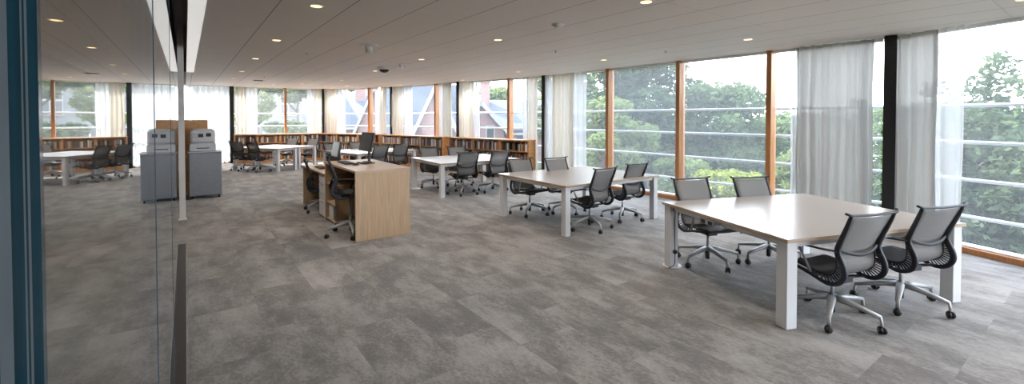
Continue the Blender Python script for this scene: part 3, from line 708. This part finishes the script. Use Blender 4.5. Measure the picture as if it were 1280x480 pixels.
bm = NB(); box(bm, (0.21, 0, 0.84), (0.42, 0.03, 1.60)); obj('panel', bm, M['shelfwood'], ws, bevel=0.003)
for x in (0.05, 0.37):
    bm = NB(); box(bm, (x, 0, 0.02), (0.04, 0.30, 0.04)); obj('foot', bm, M['shelfwood'], ws, bevel=0.003)

# ------------------------------------------------------------------ bookcases and books
BH = 1.07
bk_bm = NB(); box(bk_bm, (0, 0, 0.5), (1, 1, 1)); box(bk_bm, (0, 0.04, 0.5), (0.82, 0.98, 1.004), mi=1)
book0 = obj('book', bk_bm, [M['book'], M['pages']])
book0.hide_render = False
book_used = [False]; nbooks = [0]
BC = [((0.24, 0.045, 0.035), 'dark red'), ((0.36, 0.30, 0.20), 'tan'), ((0.05, 0.055, 0.09), 'navy'), ((0.60, 0.57, 0.50), 'cream'), ((0.035, 0.033, 0.032), 'black'),
      ((0.14, 0.075, 0.045), 'brown'), ((0.22, 0.22, 0.22), 'grey'), ((0.66, 0.66, 0.64), 'white'), ((0.07, 0.10, 0.07), 'dark green'), ((0.34, 0.12, 0.06), 'rust')]
stuff_books = []
def bookcase(idx, a, b, f0, f1, mods, label, where, dense=1.0):
    a, u, n, L, ang = bay_frame(a, b)
    # local x runs from a along the bay, local y towards the room
    x_dir = u; sgn = 1 if Vector((-u.y, u.x)).dot(n) > 0 else -1
    st = a + u*(L*f0) + n*0.24; ln = L*(f1-f0)
    t = thing('bookcase', (st.x, st.y, 0), ang, label, 'bookcase', 'low bookcases under the windows')
    D = 0.32; Y = lambda v: v*sgn
    bm = NB(); box(bm, (ln/2, Y(D/2), BH-0.0175), (ln+0.02, D+0.02, 0.035)); obj('top', bm, M['shelfwood'], t, bevel=0.003)
    bm = NB(); box(bm, (ln/2, Y(0.008), BH/2-0.02), (ln, 0.012, BH-0.05)); obj('back_panel', bm, M['shelfwood'], t)
    bm = NB(); box(bm, (ln/2, Y(D/2), 0.04), (ln-0.01, D-0.05, 0.08)); obj('plinth', bm, M['shelfwood'], t)
    mw = ln/mods
    for k in range(mods+1):
        bm = NB(); th = 0.07 if 0 < k < mods else 0.05
        x = min(max(k*mw, th/2), ln-th/2)
        box(bm, (x, Y(D/2), (BH-0.035)/2), (th, D, BH-0.036)); obj('upright', bm, M['shelfwood'], t, bevel=0.002)
    for z in (0.08, 0.405, 0.73):
        for k in range(mods):
            bm = NB(); box(bm, ((k+0.5)*mw, Y(D/2), z+0.011), (mw-0.065, D-0.02, 0.022)); obj('shelf', bm, M['shelfwood'], t)
    rng = random.Random(100+idx)
    for z in (0.752, 0.427, 0.102):
        top = z > 0.7
        bm2 = NB()
        for k in range(mods):
            x = k*mw+0.045; end = (k+1)*mw-0.045; run = rng.random()
            while x < end-0.02:
                th = rng.uniform(0.022, 0.048); hh = rng.uniform(0.185, 0.262); dd = rng.uniform(0.15, 0.2)
                if rng.random() < 0.06: x += rng.uniform(0.03, 0.12); continue
                if x+th > end: break
                ci = rng.randrange(len(BC)); col, nm = BC[ci]
                v = rng.uniform(0.95, 1.6); col = tuple(min(1, c*v) for c in col)
                c = st + u*(x+th/2) + n*(D-0.03-dd/2)
                if top and nbooks[0] < 300:
                    nbooks[0] += 1
                    if book_used[0]: o = book0.copy(); COL.objects.link(o)
                    else: o = book0; book_used[0] = True
                    o.location = (c.x, c.y, z); o.rotation_euler = (0, 0, ang + (PI if sgn > 0 else 0)); o.scale = (th-0.001, dd, hh)
                    o.color = col + (1,)
                    pos = ['right', 'middle', 'left'][min(2, int(k/mods*3))]
                    meta(o, '%s book on the top shelf of the %s, %s section' % (nm, where, pos), 'book', 'books on the top shelf of the ' + where)
                else:
                    stuff_books.append((where, z, x+th/2, Y(D-0.03-dd/2), th-0.001, dd, hh, (st.x, st.y, ang), col))
                x += th
    return t
bookcase(1, P[4], P[5], 0.035, 0.965, 3, 'low amber wood bookcase under the gabled house window, rightmost', 'rightmost bookcase')
bookcase(2, P[5], P[6], 0.035, 0.965, 3, 'low amber wood bookcase under the window with the tall white gable', 'second bookcase from the right')
bookcase(3, P[6], P[7], 0.035, 0.965, 3, 'low amber wood bookcase behind the monitors on the oak desk', 'bookcase behind the monitors')
bookcase(4, P[7], P[8], 0.03, 0.975, 4, 'low amber wood bookcase behind the two narrow tables, leftmost', 'leftmost bookcase')
# lower rows of books: one object per row and bookcase, coloured volume by volume
bookmats = []
for col, nm in BC:
    bookmats.append(pmat('book_' + nm.replace(' ', '_'), col, 0.65, 0, 0.15, 15))
rows = {}
for e in stuff_books: rows.setdefault((e[0], e[1]), []).append(e)
for (where, z), es in rows.items():
    bm = NB()
    for (w_, z_, lx, ly, th, dd, hh, fr_, col) in es:
        mi = min(range(len(BC)), key=lambda i: sum(abs(BC[i][0][j]-col[j]) for j in range(3)))
        box(bm, (lx, ly, hh/2), (th, dd, hh), 0, mi)
    o = obj('book_row', bm, bookmats); o.location = (fr_[0], fr_[1], z); o.rotation_euler = (0, 0, fr_[2])
    meta(o, 'row of mixed books on the %s shelf of the %s' % ('lowest' if z < 0.2 else 'middle' if z < 0.6 else 'top', where), 'books', 'rows of books', 'stuff')

# ------------------------------------------------------------------ ceiling fittings
DL = [(1.34, 4.50, 'above the front of the middle carpet, top centre of the photo'), (3.49, 6.65, 'near the wide window, right of the photo'), (-2.03, 4.67, 'largest one left of centre'),
      (-0.21, 6.69, 'between the round detector and the white sensor box'), (1.84, 9.02, 'before the second amber mullion of the wide window'), (-3.52, 6.72, 'second of the row leading to the printer'),
      (-5.03, 8.81, 'third of the row leading to the printer'), (-6.76, 11.23, 'fourth of the row leading to the printer'), (-8.24, 13.29, 'last of the row leading to the printer'),
      (-1.80, 8.93, 'right of the dome camera above the oak desk'), (-3.39, 11.13, 'left of the dome camera'), (0.16, 11.31, 'before the rightmost gabled house window'), (-1.53, 13.85, 'next to the column between the two right bookcases'),
      (-5.26, 13.85, 'above the white-legged table behind the desk'), (-7.17, 15.31, 'above the far left tables, right one'), (-8.43, 15.87, 'above the far left tables, close to the window'),
      (-7.09, 17.59, 'close to the column left of the monitor window'), (-5.99, 16.27, 'before the monitor window, left one'), (-3.98, 16.03, 'before the window with the tall white gable'), (-5.08, 17.20, 'before the monitor window, right one'),
      (3.5, 2.6, None), (0.0, 1.6, None), (1.6, -0.6, None), (4.6, -0.4, None), (-1.2, -2.0, None), (3.0, -2.6, None), (5.0, 4.4, None)]
def spot(parent, e):
    l = bpy.data.lights.new('lamp', 'SPOT'); l.energy = e; l.spot_size = math.radians(125); l.spot_blend = 0.9; l.shadow_soft_size = 0.06; l.color = (1.0, 0.89, 0.77)
    o = bpy.data.objects.new('lamp', l); COL.objects.link(o); o.parent = parent; o.location = (0, 0, -0.012)
    return o
LAMP = 88.0
dl0 = None
for i, (x, y, wh) in enumerate(DL):
    lab = 'recessed round warm downlight ' + (wh if wh else 'over the part of the room beside the viewer')
    if dl0 is None:
        dl0 = thing('downlight', (x, y, CEIL), 0, lab, 'light', 'recessed downlights')
        bm = NB(); cyl(bm, (0, 0, -0.006), (0, 0, -0.0005), 0.068, 0.078, seg=28); obj('trim_ring', bm, M['trim_white'], dl0)
        bm = NB(); cyl(bm, (0, 0, -0.0085), (0, 0, -0.006), 0.056, seg=24); obj('lens', bm, M['lens'], dl0)
        spot(dl0, LAMP)
    else: dup(dl0, (x, y, CEIL), 0, lab)
sm = thing('smoke_detector', (0.57, 5.58, CEIL), 0, 'round white smoke detector on the ceiling right of centre', 'smoke detector')
bm = NB(); cyl(bm, (0, 0, -0.018), (0, 0, 0), 0.075, 0.078, seg=28); obj('base', bm, M['trim_white'], sm, True)
bm = NB(); cyl(bm, (0, 0, -0.045), (0, 0, -0.018), 0.04, 0.058, seg=24); obj('head', bm, M['trim_white'], sm, True)
sn = thing('ceiling_sensor', (-2.28, 7.16, CEIL), 0, 'white cylindrical unit hanging from a flat plate on the ceiling left of centre', 'sensor')
bm = NB(); cyl(bm, (0, 0, -0.012), (0, 0, 0), 0.14, 0.15, seg=28); obj('ceiling_plate', bm, M['trim_white'], sn)
bm = NB(); cyl(bm, (0, 0, -0.13), (0, 0, -0.012), 0.058, 0.062, seg=24); obj('body', bm, M['trim_white'], sn, True)
dc = thing('dome_camera', (-2.96, 10.4, CEIL), 0, 'security camera with dark dome in a white ring on the ceiling', 'security camera')
bm = NB(); cyl(bm, (0, 0, -0.05), (0, 0, 0), 0.15, 0.16, seg=32); obj('housing', bm, M['trim_white'], dc)
bm = NB(); bmesh.ops.create_uvsphere(bm, u_segments=24, v_segments=12, radius=0.11, matrix=Matrix.Translation((0, 0, -0.045)) @ Matrix.Diagonal((1, 1, 0.7, 1))); obj('dome', bm, M['black_plastic'], dc, True)
dt = thing('emergency_light', (-2.36, 9.72, CEIL), 0.4, 'small white emergency unit with two lamp heads on the ceiling, right of the dome camera', 'emergency light')
bm = NB(); box(bm, (0, 0, -0.012), (0.14, 0.14, 0.024)); obj('base', bm, M['trim_white'], dt, bevel=0.004)
for x in (-0.05, 0.05):
    bm = NB(); cyl(bm, (x, 0, -0.06), (x, -0.02, -0.02), 0.03, 0.022, seg=16); obj('lamp_head', bm, M['trim_white'], dt)
vt = thing('ceiling_vent', (-7.9, 13.97, CEIL), GROT, 'dark rectangular vent in the ceiling before the leafy window', 'vent')
bm = NB(); box(bm, (0, 0, -0.006), (0.26, 0.20, 0.012)); obj('frame', bm, M['graphite'], vt, bevel=0.002)
bm = NB()
for k in range(7): box(bm, (0, -0.075+k*0.025, -0.014), (0.22, 0.006, 0.008))
obj('louvre', bm, M['black_plastic'], vt)
sp0 = None
for x, y, wh in ((-3.68, 8.05, 'between the first and second downlight rows'), (-7.05, 12.77, 'above the far left tables'), (2.67, 7.81, 'before the wide window'), (0.76, 7.81, 'above the middle table'), (-6.71, 15.87, 'before the column left of the monitor window')):
    lab = 'small ceiling sprinkler ' + wh
    if sp0 is None:
        sp0 = thing('sprinkler', (x, y, CEIL), 0, lab, 'sprinkler', 'ceiling sprinklers')
        bm = NB(); cyl(bm, (0, 0, -0.006), (0, 0, 0), 0.035, 0.04, seg=20); obj('cover_plate', bm, M['trim_white'], sp0)
        bm = NB(); cyl(bm, (0, 0, -0.03), (0, 0, -0.006), 0.010, seg=10); cyl(bm, (0, 0, -0.034), (0, 0, -0.03), 0.02, seg=14); obj('head', bm, M['steel'], sp0)
    else: dup(sp0, (x, y, CEIL), 0, lab)

# ------------------------------------------------------------------ outside: ground, houses, trees
GZ = -4.0
bm = NB(); prism(bm, [(-90, -40), (90, -40), (90, 110), (-90, 110)], GZ-0.3, GZ)
o = obj('ground', bm, M['lawn']); meta(o, 'green lawn outside below the windows', 'lawn', kind='structure')

def house(name, x, y, x0, x1, ridge, eave, gables, chims, wins, label, depth=7.0, walls='brick'):
    t = thing(name, (x, y, GZ), 0, label, 'building', 'houses outside the windows')
    E, R = eave-GZ, ridge-GZ
    bm = NB(); box(bm, ((x0+x1)/2, depth/2, E/2), (x1-x0, depth, E)); obj('walls', bm, M[walls], t)
    # main roof, ridge along x, built as a thick slab prism
    bm = NB(); ov = 0.35
    for (ya, yb) in ((-ov, depth/2), (depth+ov, depth/2)):
        sl = (R-E)/(depth/2); za = E-ov*sl
        v = [(x0-ov, ya, za), (x1+ov, ya, za), (x1+ov, yb, R), (x0-ov, yb, R)]
        lo = [bm.verts.new(p) for p in v]; hi = [bm.verts.new((p[0], p[1], p[2]+0.16)) for p in v]
        bm.faces.new(lo); bm.faces.new(hi)
        for i in range(4): bm.faces.new((lo[i], lo[(i+1) % 4], hi[(i+1) % 4], hi[i]))
    obj('roof', bm, M['slate'], t)
    bm = NB()
    for xx in (x0, x1): 
        a = [bm.verts.new((xx, 0, E)), bm.verts.new((xx, depth, E)), bm.verts.new((xx, depth/2, R))]; bm.faces.new(a)
    obj('roof_gable_end', bm, M[walls], t)
    bm = NB(); box(bm, ((x0+x1)/2, -ov, E-0.30), (x1-x0+0.5, 0.10, 0.16)); obj('gutter', bm, M['barge'], t)
    for (gx, hw, ap, ev) in gables:
        A, V = ap-GZ, ev-GZ; yf = -1.0
        bm = NB(); pts = [(gx-hw, 0), (gx+hw, 0), (gx+hw, V), (gx, A), (gx-hw, V)]
        f = [bm.verts.new((p[0], yf, p[1])) for p in pts]; b_ = [bm.verts.new((p[0], depth*0.45, p[1])) for p in pts]
        bm.faces.new(f); bm.faces.new(b_)
        for i in range(5): bm.faces.new((f[i], f[(i+1) % 5], b_[(i+1) % 5], b_[i]))
        gw = obj('gable_wall', bm, M[walls], t)
        bm = NB(); k = (A-V)/hw; e = 0.35
        for sx in (-1, 1):
            v = [(gx+sx*(hw+e), V-e*k), (gx, A), (gx, A+0.2), (gx+sx*(hw+e), V-e*k+0.2)]
            f = [bm.verts.new((p[0], yf-0.3, p[1])) for p in v]; b_ = [bm.verts.new((p[0], depth*0.47, p[1])) for p in v]
            bm.faces.new(f); bm.faces.new(b_)
            for i in range(4): bm.faces.new((f[i], f[(i+1) % 4], b_[(i+1) % 4], b_[i]))
        obj('gable_roof', bm, M['slate'], t)
        bm = NB()
        for sx in (-1, 1): sweep(bm, [(gx+sx*(hw+e), yf-0.34, V-e*k+0.05), (gx, yf-0.34, A+0.08)], 0.05, 0.10, side=(0, 1, 0), seg=4)
        obj('bargeboard', bm, M['barge'], t)
    for (cx, top, cw) in chims:
        bm = NB(); box(bm, (cx, depth*0.4, (top-GZ+E)/2), (cw, 0.8, top-GZ-E)); box(bm, (cx, depth*0.4, top-GZ), (cw+0.15, 0.95, 0.15)); obj('chimney', bm, M['brick'], t)
    for (wx, wz, ww, wh, yf) in wins:
        bm = NB(); box(bm, (wx, yf-0.05, wz-GZ), (ww, 0.10, wh))
        f = obj('window', bm, M['cream'], t)
        n = max(1, round(ww/0.55)); bm = NB(); m_ = 2 if wh > 1.0 else 1
        for i in range(n):
            for j in range(m_): box(bm, (wx-ww/2+(i+0.5)*ww/n, yf-0.09, wz-GZ-wh/2+(j+0.5)*wh/m_), (ww/n-0.12, 0.05, wh/m_-0.12))
        obj('pane', bm, M['pane_dark'], f)
    return t
house('house', 0.0, 29.0, -2.2, 9.8, 2.80, 0.95, [(-1.90, 1.40, 2.5, 0.95)], [(-1.9, 4.2, 0.6)], [(-1.35, 0.7, 0.55, 1.0, -1.0), (0.2, 0.35, 1.1, 0.8, 0.0), (2.6, 0.35, 1.1, 0.8, 0.0), (5.0, 0.35, 1.1, 0.8, 0.0)], 'brick house with slate roof and small white gable, right of the houses')
house('house', -4.0, 24.0, -2.9, 1.25, 3.4, 0.5, [(0.14, 1.58, 3.2, -0.1)], [], [(0.14, 0.3, 0.8, 1.0, -1.0)], 'brick house with slate roof and one steep white-edged gable, middle of the houses', depth=3.2)
house('house', -11.74, 35.0, -3.0, 5.2, 3.7, 1.15, [(1.4, 1.35, 3.85, 0.9)], [(-0.9, 4.5, 0.8)], [(-2.0, 0.65, 1.6, 1.0, 0.0), (0.0, 0.65, 1.0, 1.0, 0.0), (3.3, 0.65, 1.3, 1.0, 0.0)], 'brick house with blue slate roof seen behind the black monitor')
house('house', -19.5, 33.0, -4.0, 3.85, 6.5, 4.2, [], [(2.0, 7.5, 0.8)], [(1.0, 2.7, 1.4, 1.8, 0.0), (1.0, 0.3, 1.4, 1.6, 0.0), (3.1, 2.7, 1.2, 1.8, 0.0), (3.1, 0.3, 1.2, 1.6, 0.0), (-1.6, 2.7, 1.4, 1.8, 0.0), (-1.6, 0.3, 1.4, 1.6, 0.0)], 'grey stone building with white sash windows behind the leafy tree', walls='stone')

NPR = np.random.default_rng(5)
def leaves(blobs, n, size, flat=1.0):
    """n leaf quads scattered in and over ellipsoidal clumps"""
    blobs = np.array(blobs, float); vol = blobs[:, 3]*blobs[:, 4]*blobs[:, 5]; pr_ = vol**0.75; pr_ /= pr_.sum()
    k = NPR.choice(len(blobs), n, p=pr_); d = NPR.normal(size=(n, 3)); d /= np.linalg.norm(d, axis=1)[:, None]
    r = NPR.uniform(0.25, 1.0, n)**0.45; r *= 1+NPR.normal(0, 0.07, n)
    c = blobs[k, :3] + d*r[:, None]*blobs[k, 3:6]
    a = NPR.normal(size=(n, 3)); a[:, 2] *= 0.6; a /= np.linalg.norm(a, axis=1)[:, None]
    b = np.cross(a, NPR.normal(size=(n, 3))); b /= np.linalg.norm(b, axis=1)[:, None]
    s = size*NPR.uniform(0.6, 1.4, n)[:, None]
    v = np.stack([c-a*s, c-b*s*0.5*flat, c+a*s, c+b*s*0.5*flat], 1).reshape(-1, 3)
    return v
def leaf_obj(name, v, mat, parent):
    n = len(v)//4; me = bpy.data.meshes.new(name); me.vertices.add(len(v)); me.vertices.foreach_set('co', v.ravel())
    me.loops.add(len(v)); me.loops.foreach_set('vertex_index', np.arange(len(v), dtype=np.int32)); me.polygons.add(n)
    me.polygons.foreach_set('loop_start', np.arange(0, len(v), 4, dtype=np.int32)); me.update(calc_edges=True)
    me.materials.append(mat); o = bpy.data.objects.new(name, me); COL.objects.link(o); o.parent = parent; return o
def tree(x, y, top, rad, mat, label, n=7000, size=0.13, low=None, kind='round', name='tree', group='trees outside the windows'):
    H_ = top-GZ; t = thing(name, (x, y, GZ), 0, label, 'tree' if name == 'tree' else 'shrub', group)
    rg = random.Random(hash((round(x*10), round(y*10))) & 0xffff)
    blobs = []; lo = H_*0.12 if low is None else low
    if kind == 'tier':
        z = lo
        while z < H_:
            k = 1-(z-lo)/(H_-lo); R_ = rad*(0.16+0.95*k**0.6); nb = max(2, int(7*k)+2); ph = rg.uniform(0, 6)
            for i in range(nb):
                a = ph+2*PI*i/nb; rr = R_*rg.uniform(0.45, 0.9)
                blobs.append((math.cos(a)*rr, math.sin(a)*rr, z+rg.uniform(-.12, .12), R_*0.42, R_*0.42, 0.16+0.05*rad))
            z += 0.38+0.06*rad
    else:
        for i in range(int(16+rad*7)):
            a = rg.uniform(0, 2*PI); k = rg.uniform(0, 1); z = lo+(H_-lo)*k
            R_ = rad*math.sqrt(max(0.06, 1-(2*k-1.0)**2*0.9)) ; rr = R_*rg.uniform(0.15, 0.85)
            br = rad*rg.uniform(0.20, 0.36)
            blobs.append((math.cos(a)*rr, math.sin(a)*rr, min(z, H_-br*0.7), br, br, br*0.75))
    leaf_obj('foliage', leaves(blobs, n, size), mat, t)
    bm = NB()
    sweep(bm, [(0, 0, 0), (0.05*rad, 0, H_*0.35), (0, 0.04*rad, H_*0.86)], 0.045*rad+0.05, 0.045*rad+0.05, side=(1, 0, 0), taper=[1.3, 0.9, 0.25])
    for i in range(7):
        b0 = blobs[rg.randrange(len(blobs))]; z0 = min(H_*0.7, max(0.3, b0[2]-rad*0.5))
        sweep(bm, [(0, 0, z0), (b0[0]*0.5, b0[1]*0.5, (z0+b0[2])/2), (b0[0], b0[1], b0[2])], 0.02*rad+0.015, 0.02*rad+0.015, taper=[1, 0.7, 0.3], seg=6)
    obj('trunk', bm, M['bark'], t, True)
    return t
LM, LP, LD, LL = M['leaf_mid'], M['leaf_pale'], M['leaf_dark'], M['leaf_lime']
tree(10.4, 9.6, 3.0, 2.7, LD, 'layered green tree filling the tall window at the right edge', 36000, 0.075, 0.3, 'tier')
tree(9.9, 9.95, 2.75, 1.7, LD, 'second layered tree just left of the larger one at the right edge', 20000, 0.075, 0.6, 'tier')
tree(12.6, 8.0, 1.2, 2.2, LP, 'bright green tree low behind the layered tree at the right edge', 9000, 0.10)
tree(8.6, 12.6, 0.9, 1.7, LP, 'yellow-green tree between the third amber mullion and the linen curtain', 8000, 0.09)
tree(13.6, 17.6, 2.6, 1.7, LM, 'slim tiered tree right of the third amber mullion', 6000, 0.10, 2.0, 'tier')
tree(8.0, 16.0, -0.15, 1.75, LL, 'rounded yellow-green shrub below the open sky part of the wide window', 9000, 0.09, name='shrub')
tree(11.2, 24.0, 3.5, 3.4, LM, 'broad tree left of the third amber mullion under the open sky', 18000, 0.13)
tree(7.3, 25.6, 5.3, 3.7, LD, 'tallest dark tree behind the second amber mullion', 26000, 0.13, 2.5)
tree(4.2, 19.0, 2.6, 2.3, LP, 'pale green tree behind the first amber mullion', 12000, 0.11)
tree(2.9, 23.0, 4.9, 2.4, LM, 'light tree showing beside the cream curtain at the left end of the wide window', 15000, 0.13)
tree(6.9, 17.6, 0.4, 1.7, LP, 'low pale tree between the first and second amber mullions', 8000, 0.10)
tree(14.5, 27.0, 1.6, 3.6, LM, 'low broad tree behind the yellow-green shrub', 10000, 0.16)
tree(20.0, 22.0, 2.4, 4.0, LM, 'distant tree behind the layered tree at the right edge', 9000, 0.17)
tree(18.5, 13.5, 0.8, 3.0, LP, 'distant pale tree low beyond the right edge window', 9000, 0.13)
tree(-13.2, 27.5, 4.6, 2.0, LM, 'leafy tree right of the left amber mullion above the leftmost bookcase', 9000, 0.13)
tree(-16.3, 28.5, 5.6, 1.8, LP, 'leafy tree before the grey building, left of the left amber mullion', 4500, 0.13, 5.5)
tree(-1.9, 42.0, 4.6, 3.0, LP, 'small distant trees behind the ridge of the right house', 6000, 0.2)
tree(4.5, 46.0, 4.2, 4.0, LP, 'distant tree behind the right end of the right house', 7000, 0.2)
tree(-15.5, 50.0, 7.4, 3.4, LM, 'distant tree behind the blue slate roof', 6000, 0.2)
tree(-19.0, 22.0, 1.0, 2.6, LM, 'tree outside the sheer curtained window behind the printer', 6000, 0.15)
for k, (x, y) in enumerate(((24, 38), (33, 30), (38, 18), (16, 44), (30, 8))):
    tree(x, y, 2.0+0.4*(k % 3), 6.0, LM, 'far treeline tree on the right horizon, %s' % ['behind the broad tree', 'beyond the distant tree', 'low at the right edge', 'behind the tallest dark tree', 'beyond the pale low tree'][k], 7000, 0.26)
